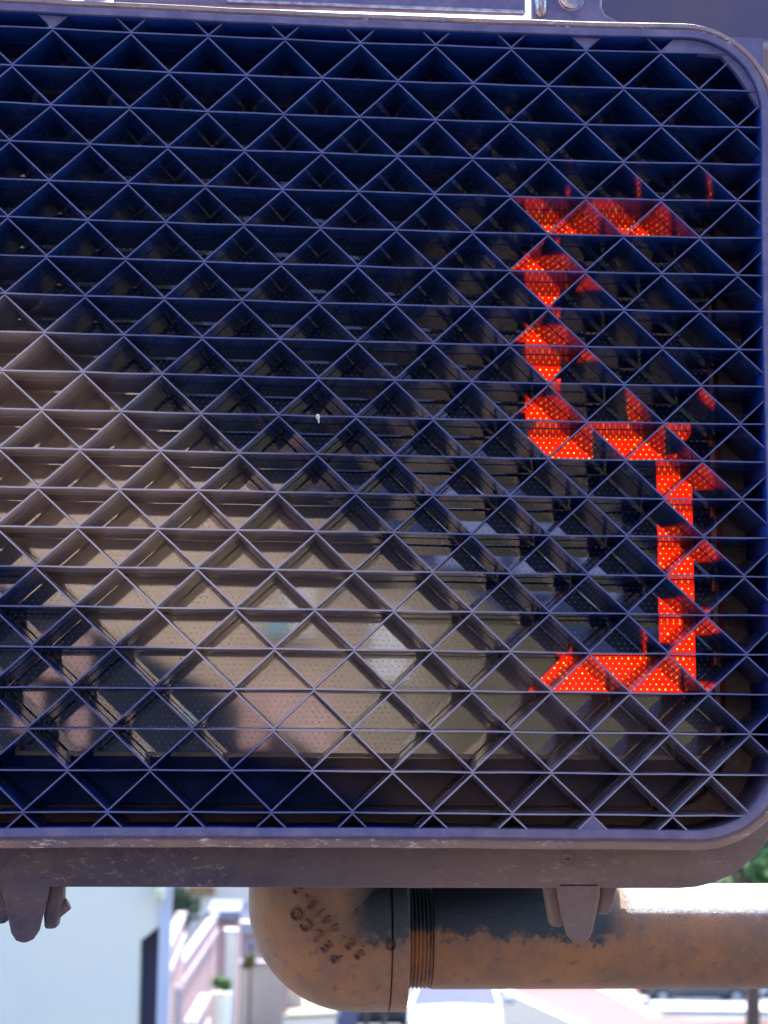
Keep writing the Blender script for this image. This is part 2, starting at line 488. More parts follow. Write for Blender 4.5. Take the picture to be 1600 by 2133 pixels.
# door frame behind the visor, with the opening for the lens
DX0, DX1, DZ0, DZ1 = -0.305, 0.2030, -0.2298, 0.2025
LX0, LX1, LZ0, LZ1 = -0.272, 0.1722, -0.1668, 0.172
def ring(name, outer, inner, y0, y1, mats, parent, smooth=False):
    mb = MB(); n = len(outer)
    vs = [(x, y0, z) for x, z in outer] + [(x, y0, z) for x, z in inner] + [(x, y1, z) for x, z in outer] + [(x, y1, z) for x, z in inner]
    fs = []
    for a in range(n):
        b = (a + 1) % n
        fs += [(a, b, n + b, n + a), (2 * n + a, 3 * n + a, 3 * n + b, 2 * n + b), (a, 2 * n + a, 2 * n + b, b), (n + a, n + b, 3 * n + b, 3 * n + a)]
    mb.add(vs, fs); return mb.build(name, mats, parent, bevel=0.0012 if smooth else 0)
door = ring('door_frame', rrect(DX0, DX1, DZ0, DZ1, 0.056), rrect(-0.262, 0.172, -0.190, 0.190, 0.030), 0.036, 0.056, M['door'], sig, True)
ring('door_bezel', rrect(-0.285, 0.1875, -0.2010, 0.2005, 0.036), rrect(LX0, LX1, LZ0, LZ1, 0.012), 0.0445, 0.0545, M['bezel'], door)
ring('lens_gasket', rrect(LX0 + 0.0004, LX1 - 0.0004, LZ0 + 0.0004, LZ1 - 0.0004, 0.0118), rrect(LX0 + 0.0024, LX1 - 0.0024, LZ0 + 0.0024, LZ1 - 0.0024, 0.010), 0.0425, 0.050, M['gasket'], door)
# housing body, narrowed and deepened to shape its shadow on the pipe
mb = MB(); mb.prism(rrect(DX0 + 0.044, DX1 - 0.046, DZ0 + 0.008, DZ1 - 0.004, 0.030), 0.0565, 0.300)
mb.build('housing', M['housing'], sig, bevel=0.003)

# lens with lenslets, lit digit
YL = 0.0466
mb = MB(); mb.prism(rrect(LX0, LX1, LZ0, LZ1, 0.0118), YL, YL + 0.003)
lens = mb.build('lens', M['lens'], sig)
# seven-segment "5": strokes with mitred ends
X0, X1, Z0, Z1, T = 0.0718, 0.1602, -0.1322, 0.1165, 0.0190
ZM = -0.0035
G = 0.0007
def hseg(z, top):      # top: +1 upper bar, -1 lower bar, 0 middle bar
    if top > 0: return [(X0 + G, z), (X1 - G, z), (X1 - T - G, z - T), (X0 + T + G, z - T)]
    if top < 0: return [(X0 + G, z), (X0 + T + G, z + T), (X1 - T - G, z + T), (X1 - G, z)]
    h = T / 2
    return [(X0 + G, z), (X0 + h + G, z + h), (X1 - h - G, z + h), (X1 - G, z), (X1 - h - G, z - h), (X0 + h + G, z - h)]
SEGS = [hseg(Z1, 1),
        [(X0, Z1 - G), (X0 + T, Z1 - T - G), (X0 + T, ZM + T / 2 + G), (X0 + T / 2, ZM + G + 0.003), (X0, ZM + G + 0.001)],
        hseg(ZM, 0),
        [(X1, ZM - G), (X1 - T / 2, ZM - T / 2 - G), (X1 - T, ZM - T / 2 - G), (X1 - T, Z0 + T + G), (X1, Z0 + G)],
        hseg(Z0, -1)]
for sg in SEGS:
    mb = MB(); mb.prism(sg, YL - 0.0003, YL + 0.001); mb.build('digit_segment', M['lit'], lens)
def inpoly(x, z, poly):
    c = False; n = len(poly)
    for i in range(n):
        x0, z0 = poly[i]; x1, z1 = poly[(i + 1) % n]
        if (z0 > z) != (z1 > z) and x < (x1 - x0) * (z - z0) / (z1 - z0) + x0: c = not c
    return c
DXL, DZL = 0.00322, 0.00262
def dome(mb, x, z, y, r, h):
    vs = [(x, y - h, z)]
    for rr, hh, ph in ((0.55, 0.72, 0), (1.0, 0.0, 0.5)):
        for k in range(6):
            a = 2 * math.pi * (k + ph) / 6
            vs.append((x + r * rr * math.cos(a), y - h * hh, z + r * rr * math.sin(a)))
    fs = [(0, 1 + k, 1 + (k + 1) % 6) for k in range(6)]
    for k in range(6):
        k2 = (k + 1) % 6
        fs += [(1 + k, 7 + k, 1 + k2), (1 + k2, 7 + k, 7 + k2)]
    mb.add(vs, fs)
dark, lit = MB(), MB()
row = 0; z = LZ1 - 0.004
while z > LZ0 + 0.004:
    x = LX0 + 0.004 + (DXL / 2 if row % 2 else 0)
    while x < LX1 - 0.004:
        if any(inpoly(x, z, sg) for sg in SEGS):
            dome(lit, x + random.uniform(-1, 1) * 0.0001, z, YL - 0.0003, random.choice((0.00032, 0.00040, 0.00040, 0.00054)), 0.0004)
        else:
            dome(dark, x, z, YL, 0.00036, 0.00007)
        x += DXL
    z -= DZL; row += 1
o = dark.build('lenslet', M['lenslet'], lens, smooth=True, angle=False, fix=False); o['kind'] = 'stuff'
o = lit.build('lit_lamp', M['led'], lens, smooth=True, angle=False, fix=False); o['kind'] = 'stuff'

# ears and latches on the door, screws
def px_poly(pts, Y): return [(at(x, y, Y).x, at(x, y, Y).z) for x, y in pts]
def ear(pts, Y, depth, parent, name='latch_ear'):
    mb = MB(); mb.prism(px_poly(pts, Y), Y, Y + depth)
    return mb.build(name, M['door'], parent, bevel=0.0015)
e1 = ear([(1158, 1836), (1252, 1836), (1250, 1870), (1243, 1905), (1235, 1940), (1228, 1958), (1213, 1966), (1196, 1963), (1183, 1950), (1174, 1918), (1165, 1875)], 0.036, 0.006, door)
ear([(1134, 1838), (1160, 1838), (1165, 1875), (1171, 1925), (1172, 1931), (1150, 1931), (1143, 1890)], 0.044, 0.012, e1, 'latch_tongue')
ear([(1252, 1838), (1288, 1838), (1280, 1880), (1270, 1905), (1243, 1905), (1250, 1870)], 0.047, 0.03, e1, 'latch_tongue')
e2 = ear([(-6, 1836), (104, 1836), (98, 1870), (88, 1905), (80, 1940), (68, 1958), (50, 1966), (32, 1960), (22, 1944), (14, 1905), (4, 1865)], 0.036, 0.006, door)
ear([(104, 1836), (131, 1842), (130, 1880), (122, 1905), (117, 1935), (92, 1936), (90, 1905), (98, 1870)], 0.044, 0.012, e2, 'latch_tongue')
p = at(132, 1893, 0.05); mb = MB(); mb.tube((p.x - 0.006, 0.05, p.z - 0.002), (p.x + 0.0025, 0.05, p.z + 0.0025), 0.005, 0.003, 10)
mb.build('wing_nut', M['door'], e2)
ear([(-60, 1836), (-2, 1836), (12, 1870), (22, 1905), (10, 1925), (-20, 1925), (-50, 1890)], 0.043, 0.012, e2, 'latch_tongue')
p = at(-4, 1900, 0.05); mb = MB(); mb.tube((p.x - 0.004, 0.05, p.z), (p.x + 0.004, 0.05, p.z - 0.001), 0.004, 0.004, 10)
mb.build('wing_nut', M['door'], e2)
def screw(px, py, Y, r, parent, mat='screw', recess=True):
    p = at(px, py, Y); mb = MB()
    mb.lathe((p.x, Y + 0.0002, p.z), (0, -1, 0), [(-0.002, r * 1.06), (0.0002, r * 1.06), (0.0003, r * 1.0), (-0.0012 if recess else 0.002, r), (-0.0014 if recess else 0.0028, r * 0.55)], 20)
    mb.box((p.x - r * 0.45, Y - 0.0001, p.z - r * 0.30), (p.x + r * 0.35, Y + 0.0014, p.z - r * 0.05))
    return mb.build('screw', M[mat], parent, smooth=True)
screw(1183, 1787, 0.036, 0.0034, door)
# hinge ear on the top edge with its bolt
et = ear([(1108, 62), (1108, -60), (1254, -60), (1254, 12), (1262, 28), (1290, 44), (1300, 62)], 0.030, 0.007, door, 'hinge_ear')
et.data.materials.clear(); et.data.materials.append(M['frame'])
screw(1190, -4, 0.030, 0.0068, et, 'zinc', False)
p = at(1128, 18, 0.028); mb = MB(); mb.lathe((p.x, 0.030, p.z + 0.004), (0, 0, -1), [(-0.01, 0.003), (0.0, 0.0036), (0.006, 0.003), (0.008, 0.001)], 14)
mb.build('hinge_pin', M['zinc'], et, smooth=True)
# hinge strap with a bright strip for its sky-lit edge, zinc clips, left
a = at(236, -2, 0.03); b = at(1095, 30, 0.03)
stz = (a.z, b.z)
mb = MB(); mb.prism([(a.x, a.z - 0.002), (b.x, b.z + 0.0005), (b.x, b.z + 0.012), (a.x, a.z + 0.012)], 0.030, 0.034); mb.build('hinge_strap', M['frame'], door, bevel=0.001)
mb = MB(); mb.prism([(a.x + 0.06, a.z * 0.72 + b.z * 0.28 + 0.0002), (b.x, b.z + 0.0005), (b.x, b.z + 0.0017), (a.x + 0.06, a.z * 0.72 + b.z * 0.28 + 0.0014)], 0.0285, 0.0299); mb.build('strap_edge', M['zinc'], door)
for x0, x1 in ((8, 108), (128, 152), (176, 218)):
    a = at(x0, 24, 0.012); b = at(x1, 24, 0.012)
    mb = MB(); mb.box((a.x, 0.006, a.z + 0.001), (b.x, 0.02, a.z + 0.012)); mb.build('hinge_clip', M['zinc'], door, bevel=0.001)

# ------------------------------------------------------------------ support pipe and cast elbow
YP = 0.200
kpx = (YP - LOC.y) / F * 1.0
pa = at(848, 1950, YP); pb = at(2400, 1950, YP)
zc = at(1200, 1949, YP).z; rp = 104 * kpx
xs_ = at(845, 1949, YP).x
pipe = empty('support_pipe', (0.1, YP, zc), 'rusty orange horizontal mounting pipe running right below the signal, threaded at its end', 'pipe')
mb = MB(); mb.lathe((xs_ + 0.0145, YP, zc), (1, 0, 0), [(0, rp * 0.985), (0.001, rp), (1.6, rp)], 48); mb.build('pipe_body', M['rust'], pipe, smooth=True)
prof = []
for k in range(6):
    prof += [(k * 0.0023, rp * 0.945), (k * 0.0023 + 0.0013, rp * 0.99), (k * 0.0023 + 0.0017, rp * 0.99)]
mb = MB(); mb.lathe((xs_ + 0.0005, YP, zc), (1, 0, 0), prof, 48); mb.build('pipe_thread', M['rust'], pipe, smooth=True)
elb = empty('pipe_elbow', (at(668, 1949, YP).x, YP, zc), 'rusty cast elbow fitting with raised lettering under the signal', 'pipe elbow')
re = 147 * kpx; xl = at(668, 1949, YP).x; xr = at(806, 1949, YP).x
mb = MB(); path = []
Rb = 0.0205                       # bend radius of the centre line
cxb, czb = xl + Rb, zc + Rb
for x in (xr, xr - 0.004): path.append((Vector((x, YP, zc)), 0.0))
if xr - 0.004 > cxb + 0.002: path.append((Vector((cxb + 0.001, YP, zc)), 0.0))
for k in range(13):
    a = R(90 * k / 12)
    if cxb - Rb * math.sin(a) < xr - 0.005: path.append((Vector((cxb - Rb * math.sin(a), YP, czb - Rb * math.cos(a))), a))
path.append((Vector((xl, YP, czb + 0.03)), R(90)))
n = 56; vs = []; fs = []
NB = 14
for i in range(NB + 1):                      # the bend: quarter torus, closed on the bend axis
    a = R(90 * i / NB)
    for k in range(n):
        t = 2 * math.pi * k / n
        rho = max(Rb + re * math.cos(t), 0.0)
        vs.append((cxb - rho * math.sin(a), YP + re * math.sin(t), czb - rho * math.cos(a)))
for i in range(NB):
    for k in range(n): fs.append((i * n + k, i * n + (k + 1) % n, (i + 1) * n + (k + 1) % n, (i + 1) * n + k))
for p0, p1, ax in (((cxb, YP, zc), (xr, YP, zc), 0), ((xl, YP, czb), (xl, YP, czb + 0.06), 1)):
    b0 = len(vs)
    for p in (p0, p1):
        for k in range(n):
            t = 2 * math.pi * k / n
            if ax == 0: vs.append((p[0], YP + re * math.sin(t), zc - re * math.cos(t)))
            else: vs.append((xl - re * math.cos(t), YP + re * math.sin(t), p[2]))
    for k in range(n): fs.append((b0 + k, b0 + (k + 1) % n, b0 + n + (k + 1) % n, b0 + n + k))
    fs.append(tuple(range(b0 + n, b0 + 2 * n)))
mb.add(vs, fs); body = mb.build('elbow_body', M['rust'], elb, smooth=True)
mb = MB(); mb.lathe((xr + 0.0006, YP, zc), (1, 0, 0), [(0, re * 0.975), (0.0006, re * 1.0), (xs_ - xr - 0.0022, re * 1.0), (xs_ - xr - 0.0010, re * 0.985)], 56)
mb.build('elbow_collar', M['rust'], elb, smooth=True)
# set screw on the seam
from mathutils.bvhtree import BVHTree
bvh = BVHTree.FromPolygons([Vector(v) for v in vs], fs)
def on_elbow(px, py):
    d = (FWD + RIGHT * ((px - 800) / F) - UP * ((py - 1066.5) / F)).normalized()
    h = bvh.ray_cast(LOC, d)
    if h[0] is None:
        return at(px, py, YP - re), Vector((0, -1, 0))
    nn = h[1] if h[1].y < 0 else -h[1]
    return h[0], nn
p = at(815, 1968, YP - re)
mb = MB(); mb.lathe((p.x, YP - re * 0.992, p.z), (0, -1, 0), [(-0.004, 0.0030), (0.0010, 0.0030), (0.0014, 0.0026), (-0.0006, 0.0021), (-0.0008, 0.001)], 18)
mb.build('set_screw', M['screw'], elb, smooth=True)
def letter(ch, px, py, size, ang):
    p, nn = on_elbow(px, py)
    c = bpy.data.curves.new('letter', 'FONT'); c.body = ch; c.size = size; c.extrude = 0.0013; c.bevel_depth = 0.00012
    c.align_x = 'CENTER'; c.align_y = 'CENTER'
    tmp = bpy.data.objects.new('tmp', c); COL.objects.link(tmp)
    dg = bpy.context.evaluated_depsgraph_get()
    me = bpy.data.meshes.new_from_object(tmp.evaluated_get(dg))
    bpy.data.objects.remove(tmp)
    # letter frame: z along the surface normal, x along the writing direction
    wdir = Vector((math.cos(ang), 0, math.sin(ang)))
    zax = nn.normalized(); xax = (wdir - zax * wdir.dot(zax)).normalized(); yax = zax.cross(xax)
    Mx = Matrix(((xax.x, yax.x, zax.x, p.x), (xax.y, yax.y, zax.y, p.y), (xax.z, yax.z, zax.z, p.z), (0, 0, 0, 1)))
    me.transform(Mx); me.update(); me.name = 'letter'
    link('letter', me, M['letter'], elb)
LA = math.atan2(91, -81)
for ch, x, y in (('P', 701, 1994), ('E', 682, 1972), ('L', 662, 1949), ('C', 640, 1928), ('O', 619, 1904)): letter(ch, x, y, 0.0098, LA)
for ch, x, y in (('S', 750, 1988), ('E', 731, 1968), ('-', 715, 1953), ('4', 700, 1934), ('4', 684, 1917), ('1', 669, 1901), ('5', 652, 1884), ('-', 637, 1868), ('2', 620, 1851)):
    letter(ch, x, y, 0.0090, LA)

# ------------------------------------------------------------------ buildings
M['white_wall'] = simple('white_render', (0.86, 0.83, 0.68), (0.80, 0.79, 0.70), 0.8, 0.35, bmp=0.1)
M['trim'] = simple('pale_trim', (0.62, 0.64, 0.74), (0.56, 0.58, 0.68), 0.7, 1)
M['shutter'] = simple('dark_blue_shutter', (0.05, 0.065, 0.16), (0.07, 0.07, 0.13), 0.5, 2)
M['beige'] = simple('beige_render', (0.50, 0.44, 0.35), (0.44, 0.38, 0.31), 0.85, 0.6, bmp=0.1)
M['cream'] = simple('cream_render', (0.72, 0.64, 0.54), (0.66, 0.58, 0.5), 0.85, 0.6, bmp=0.1)
M['pink'] = simple('dusty_pink_render', (0.42, 0.25, 0.25), (0.36, 0.22, 0.23), 0.85, 0.8, bmp=0.1)
M['coping'] = simple('pale_coping', (0.36, 0.31, 0.36), (0.31, 0.26, 0.30), 0.8, 1)
M['glass'] = simple('window_glass', (0.02, 0.03, 0.09), (0.03, 0.04, 0.10), 0.02, 1, spec=0.25)
M['brown'] = simple('orange_brown_band', (0.32, 0.17, 0.07), (0.26, 0.14, 0.06), 0.8, 1)
M['slate'] = simple('slate_blue_metal', (0.10, 0.12, 0.22), (0.08, 0.09, 0.17), 0.5, 1)
M['lampglass'] = simple('cream_lamp_glass', (0.75, 0.70, 0.5), (0.7, 0.65, 0.45), 0.3, 1)
YW = 13.0
a = at(356, 1900, YW)
wb = empty('white_building', (a.x - 4, YW + 3, gz(YW)), 'bright white rendered building at the lower left with a dark narrow doorway', 'building')
b0 = at(292, 1960, YW); b1 = at(337, 1925, YW); zb = gz(YW) - 0.3
zs0, zs1 = b0.z, b1.z
mb = MB()
mb.box((a.x - 11, YW, zb), (b0.x, YW + 0.24, 1.2)); mb.add([(b1.x, YW, zb), (a.x - 0.02, YW, zb), (a.x * 1.75, YW + 8, zb), (b1.x * 1.75, YW + 8, zb), (b1.x, YW, 1.2), (a.x - 0.02, YW, 1.2), (a.x * 1.75, YW + 8, 1.2), (b1.x * 1.75, YW + 8, 1.2)], [(0, 3, 2, 1), (4, 5, 6, 7), (0, 1, 5, 4), (1, 2, 6, 5), (2, 3, 7, 6), (3, 0, 4, 7)])
mb.add([(b0.x, YW, zs0), (b1.x, YW, zs1), (b1.x, YW, 1.2), (b0.x, YW, 1.2), (b0.x, YW + 0.24, zs0), (b1.x, YW + 0.24, zs1), (b1.x, YW + 0.24, 1.2), (b0.x, YW + 0.24, 1.2)],
       [(0, 1, 2, 3), (4, 7, 6, 5), (0, 4, 5, 1), (3, 2, 6, 7)])
mb.build('wall', M['white_wall'], wb)
mb = MB(); mb.box((a.x - 11, YW + 0.31, zb), (a.x * 1.75 - 0.1, YW + 8, 1.19)); mb.build('rear_wall', M['white_wall'], wb)
mb = MB(); mb.box((b0.x - 0.01, YW + 0.25, zb), (b1.x + 0.01, YW + 0.3, zs1 + 0.1)); mb.build('door', M['shutter'], wb)
mb = MB(); mb.box((b1.x - 0.02, YW - 0.03, zb), (a.x + 0.01, YW + 0.0, 1.25)); mb.build('corner_trim', M['trim'], wb)
mb = MB(); mb.box((a.x - 11.2, YW - 0.2, 1.205), (a.x + 0.15, YW + 0.2, 1.4)); mb.build('parapet', M['trim'], wb)
p = at(333, 1862, YW - 0.1); mb = MB(); mb.lathe((p.x, YW - 0.12, p.z - 0.06), (0, 0, 1), [(0, 0.02), (0.02, 0.05), (0.1, 0.055), (0.13, 0.02)], 12)
wl = mb.build('wall_lamp', M['lampglass'], wb); mb = MB(); mb.box((p.x - 0.07, YW - 0.10, p.z + 0.075), (p.x + 0.02, YW - 0.002, p.z + 0.12)); mb.build('bracket', M['slate'], wl)

# pink garden walls stepping down the hill
def garden_wall(pA, dA, pB, dB, label, bottom=1.6):
    A = at(*pA, dA); B = at(*pB, dB)
    zt = (A.z + B.z) / 2
    t = empty('garden_wall', (A.x, A.y, gz(A.y)), label, 'wall', 'pink garden walls stepping down the hill')
    d = Vector((B.x - A.x, B.y - A.y, 0)).normalized(); n = Vector((-d.y, d.x, 0))
    def slab(o0, o1, z0, z1, ext=0.0):
        q = [A + n * o0 - d * ext, B + n * o0 + d * ext, B + n * o1 + d * ext, A + n * o1 - d * ext]
        m = MB(); m.add([(v.x, v.y, z0) for v in q] + [(v.x, v.y, z1) for v in q], [(3, 2, 1, 0), (4, 5, 6, 7), (0, 1, 5, 4), (1, 2, 6, 5), (2, 3, 7, 6), (3, 0, 4, 7)])
        return m
    slab(0, 0.08, gz(B.y) - 0.4, zt - 0.05).build('wall_face', M['pink'], t)
    slab(-0.03, 0.11, zt - 0.05, zt + 0.05, 0.05).build('coping', M['coping'], t)
    slab(-0.04, 0.0, zt - 0.33, zt - 0.25).build('moulding', M['coping'], t)
garden_wall((376, 2014), 24, (452, 1908), 30.2, 'long dusty pink garden wall with pale coping, left of the white post')
garden_wall((352, 1966), 19, (384, 1918), 22.4, 'short pink garden wall next to the corner of the white building')
garden_wall((404, 2133), 17.5, (434, 2082), 19.2, 'lowest pink garden wall at the bottom edge beside the shrub')

# far buildings
def block(name, label, pxs, pys, Y, depth, wall, wins=(), band=None, zbot=None):
    A = at(pxs[0], pxs[1], Y); B = at(pys[0], pys[1], Y)
    z0 = gz(Y) - 0.3 if zbot is None else zbot
    t = empty(name, ((A.x + B.x) / 2, Y, z0), label, 'building')
    mb = MB(); mb.box((A.x, Y, z0), (B.x, Y + depth, A.z)); mb.build('wall', wall, t)
    mb = MB(); mb.box((A.x - 0.15, Y - 0.15, A.z + 0.002), (B.x + 0.15, Y + depth + 0.15, A.z + 0.35)); mb.build('roof', M['coping'], t)
    for (x0, y0, x1, y1) in wins:
        P0 = at(x0, y0, Y); P1 = at(x1, y1, Y)
        mb = MB(); mb.box((P0.x, Y - 0.04, P1.z), (P1.x, Y - 0.002, P0.z)); f = mb.build('window', M['coping'], t)
        mb = MB(); mb.box((P0.x + 0.08, Y - 0.06, P1.z + 0.08), (P1.x - 0.08, Y - 0.042, P0.z - 0.08)); mb.build('pane', M['glass'], f)
    if band:
        P0 = at(band[0], band[1], Y); P1 = at(band[2], band[3], Y)
        mb = MB(); mb.box((P0.x, Y - 0.3, P1.z), (P1.x, Y - 0.002, P0.z)); mb.build('awning', M['brown'], t)
    return t
block('beige_building', 'tall beige building with an orange-brown awning in the gap between white building and elbow', (300, 1500), (640, 1500), 52, 9, M['cream'],
      wins=((395, 1580, 430, 1640), (460, 1580, 495, 1640), (540, 1580, 575, 1640), (395, 1700, 430, 1760), (460, 1700, 495, 1760)), band=(392, 1845, 446, 1862))
block('pink_house', 'pinkish plastered house behind the elbow fitting, lower than the beige building', (505, 1945), (600, 2060), 47, 6, M['pink'],
      wins=((516, 1958, 530, 1990), (545, 1958, 560, 1990)))
block('terrace_house', 'wide cream terrace of houses far down the hill on the right', (900, 1720), (1490, 1900), 95, 10, M['beige'],
      wins=tuple((x, 1760, x + 22, 1800) for x in range(930, 1460, 60)))

# slate roofed porch, white post
a = at(430, 1897, 33); b = at(500, 1919, 33)
t = empty('porch', (a.x, 33, gz(33)), 'small porch with slate blue roof, above the white post', 'porch')
mb = MB(); mb.box((a.x, 33, b.z), (b.x, 35, a.z)); mb.build('porch_roof', M['slate'], t, bevel=0.03)
mb = MB(); mb.box((a.x + 0.08, 33.3, gz(33) - .6), (b.x - 0.05, 34.9, b.z - 0.002)); mb.build('porch_wall', M['pink'], t)
a = at(471, 1943, 29); b = at(490, 2022, 29)
t = empty('white_gate_post', ((a.x + b.x) / 2, 29, gz(29)), 'tall white square post between pink wall and elbow fitting', 'post')
mb = MB(); mb.box((a.x, 29, gz(29) - 0.1), (b.x, 29.2, a.z)); mb.build('shaft', M['white_wall'], t)
mb = MB(); mb.box((a.x - 0.03, 28.97, a.z + 0.002), (b.x + 0.03, 29.23, a.z + 0.06)); mb.build('cap', M['trim'], t)

# ------------------------------------------------------------------ plants
def leafmat(name, c1, c2): return simple(name, c1, c2, 0.55, 6, lo=0.4, hi=0.6)
M['leaf'] = leafmat('green_leaves', (0.05, 0.13, 0.03), (0.08, 0.18, 0.04))
M['leafdark'] = leafmat('dark_leaves', (0.03, 0.055, 0.03), (0.045, 0.075, 0.03))
M['leafyellow'] = leafmat('yellowish_leaves', (0.14, 0.13, 0.04), (0.10, 0.12, 0.04))
M['bark'] = simple('bark', (0.12, 0.09, 0.07), (0.08, 0.06, 0.05), 0.9, 8, bmp=0.5)
def crown(center, rad, n, leaf, mat, parent, squash=0.9, lobes=9):
    rng = random.Random(int(center[0] * 97 + center[1] * 13) & 0xffff)
    C = Vector(center); cl = []
    for _ in range(lobes):
        v = Vector((rng.gauss(0, 1), rng.gauss(0, 1), rng.gauss(0, 1))).normalized() * rad * rng.uniform(0.35, 0.75)
        v.z *= squash; cl.append((v, rad * rng.uniform(0.3, 0.5)))
    vs = []; fs = []
    for _ in range(n):
        v, rr = rng.choice(cl)
        q = Vector((rng.gauss(0, 1), rng.gauss(0, 1), rng.gauss(0, 1))).normalized() * rr * rng.uniform(0.6, 1.1)
        p = C + v + q; a = Vector((rng.gauss(0, 1), rng.gauss(0, 1), rng.gauss(0, 1))).normalized(); b = a.orthogonal().normalized()
        s_ = leaf * rng.uniform(0.6, 1.3); k = len(vs)
        vs += [p - a * s_, p + b * s_ * 0.5, p + a * s_, p - b * s_ * 0.5]; fs.append((k, k + 1, k + 2, k + 3))
    m = MB(); m.add(vs, fs); return m.build('crown', mat, parent, fix=False)
def tree(px, py, Y, rad, label, mat, name='street_tree', n=2600, leaf=0.22):
    c = at(px, py, Y); g = gz(Y)
    t = empty(name, (c.x, Y, g), label, 'tree', 'trees along the far street')
    crown(c, rad, n, leaf, mat, t)
    m = MB(); m.tube((c.x, Y, g - 0.2), (c.x + 0.1, Y, c.z - rad * 0.3), 0.2, 0.12, 10)
    for k in range(5):
        a = k * 1.3; m.tube((c.x + 0.05, Y, c.z - rad * 0.5), (c.x + rad * 0.5 * math.cos(a), Y + rad * 0.5 * math.sin(a), c.z + rad * 0.3), 0.09, 0.03, 6)
    m.build('trunk', M['bark'], t)
tree(1560, 1800, 40, 2.2, 'green street tree just above the pipe at the right edge', M['leaf'])
tree(1680, 1740, 46, 3.0, 'yellowish street tree rightmost beyond the signal corner', M['leafyellow'])
tree(1480, 1700, 60, 3.4, 'dark street tree hidden mostly by the signal, left of the green one', M['leafdark'])
tree(372, 1888, 40, 0.62, 'small dark round tree beside the white building, under the beige building', M['leafdark'], n=1500, leaf=0.09)
p = at(461, 2047, 25); t = empty('potted_shrub', (p.x, 25, gz(25)), 'bright green shrub in a pale planter beside the pink wall', 'shrub')
crown(p, 0.17, 900, 0.035, M['leaf'], t)
m = MB(); pz = at(461, 2068, 25).z; m.lathe((p.x, 25, gz(25) - 0.02), (0, 0, 1), [(0, 0.12), (pz - gz(25), 0.17), (pz - gz(25) + 0.02, 0.17)], 14); m.build('planter', M['white_wall'], t, smooth=True)
p = at(522, 2002, 30); t = empty('potted_shrub', (p.x, 30, gz(30)), 'yellow leafed shrub against the left side of the elbow fitting', 'shrub')
crown(p, 0.2, 700, 0.04, M['leafyellow'], t)
m = MB(); m.tube((p.x, 30, gz(30)), (p.x, 30, p.z), 0.03, 0.02, 8); m.build('stem', M['bark'], t)
# pale round-topped bollard
p = at(370, 2050, 16); t = empty('bollard', (p.x, 16, gz(16)), 'pale round-topped bollard right of the white building corner', 'bollard')
m = MB(); hh = p.z - gz(16); m.lathe((p.x, 16, gz(16)), (0, 0, 1), [(0, 0.07), (hh - 0.1, 0.055), (hh - 0.06, 0.06), (hh - 0.03, 0.05), (hh, 0.015)], 16); m.build('bollard_shaft', M['coping'], t, smooth=True)

# ------------------------------------------------------------------ road surfaces seen below the pipe
gpoly('red_lane', [gp(1000, 2040), gp(1190, 2040), gp(1352, 2118), gp(1620, 2131), gp(1620, 2300), gp(1500, 2300), gp(1225, 2133)], M['red'], 0.008)
gpoly('concrete_road', [gp(1190, 2030), gp(1352, 2118), gp(1760, 2140), gp(1760, 2030)], M['pave'], 0.004)
gpoly('lane_line', [gp(990, 2036), gp(1000, 2036), gp(1232, 2136), gp(1205, 2136)], M['whitepaint'], 0.012)
slabp('sidewalk', [gp(500, 2128), gp(735, 2116), gp(748, 2040), gp(540, 2040)], M['pave'], 0.12)
# low cream wall left of the sidewalk
a = at(498, 2010, 36); b = at(590, 2090, 36)
t = empty('cream_wall', (a.x, 36, gz(36)), 'low cream wall behind the sunlit sidewalk, left under the elbow fitting', 'wall')
m = MB(); m.box((a.x, 36, gz(36) - .3), (b.x, 36.2, a.z)); m.build('wall_face', M['beige'], t)
m = MB(); m.box((a.x - .04, 35.95, a.z + .002), (b.x + .04, 36.25, a.z + 0.08)); m.build('coping', M['coping'], t)

# ------------------------------------------------------------------ street furniture
Yd = 27
a = at(706, 2120, Yd); b = at(746, 2070, Yd)
t = empty('utility_cabinet', (a.x, Yd, gz(Yd)), 'dark utility cabinet with sloped side under the elbow fitting', 'cabinet')
m = MB(); m.prism([(a.x - 0.1, gz(Yd)), (b.x, gz(Yd)), (b.x, b.z), (at(726, 2075, Yd).x, b.z), (a.x - 0.02, a.z)], Yd, Yd + 0.5); m.build('cabinet_body', M['slate'], t, bevel=0.02)
m = MB(); m.box((a.x + 0.08, Yd - 0.02, gz(Yd) + 0.2), (b.x - 0.05, Yd - 0.003, a.z + 0.1)); m.build('cabinet_door', M['slate'], t)
M['grey'] = simple('grey_metal', (0.35, 0.34, 0.36), (0.25, 0.25, 0.27), 0.4, 3, 0.3)
M['darkmetal'] = simple('dark_metal', (0.04, 0.04, 0.05), (0.06, 0.06, 0.07), 0.4, 3, 0.3)
for px, lab in ((763, 'thin dark sign post just right of the dark utility cabinet'), (800, 'thin dark sign post nearest the white car, under the elbow seam')):
    p = at(px, 2090, 25); t = empty('sign_post', (p.x, 25, gz(25)), lab, 'sign post', 'sign posts by the kerb')
    m = MB(); m.tube((p.x, 25, gz(25)), (p.x, 25, p.z + 0.45), 0.04, 0.04, 10); m.build('post_shaft', M['darkmetal'], t)
    m = MB(); m.box((p.x - 0.15, 24.94, p.z + 0.1), (p.x + 0.15, 24.955, p.z + 0.5)); m.build('sign_plate', M['grey'], t, bevel=0.01)

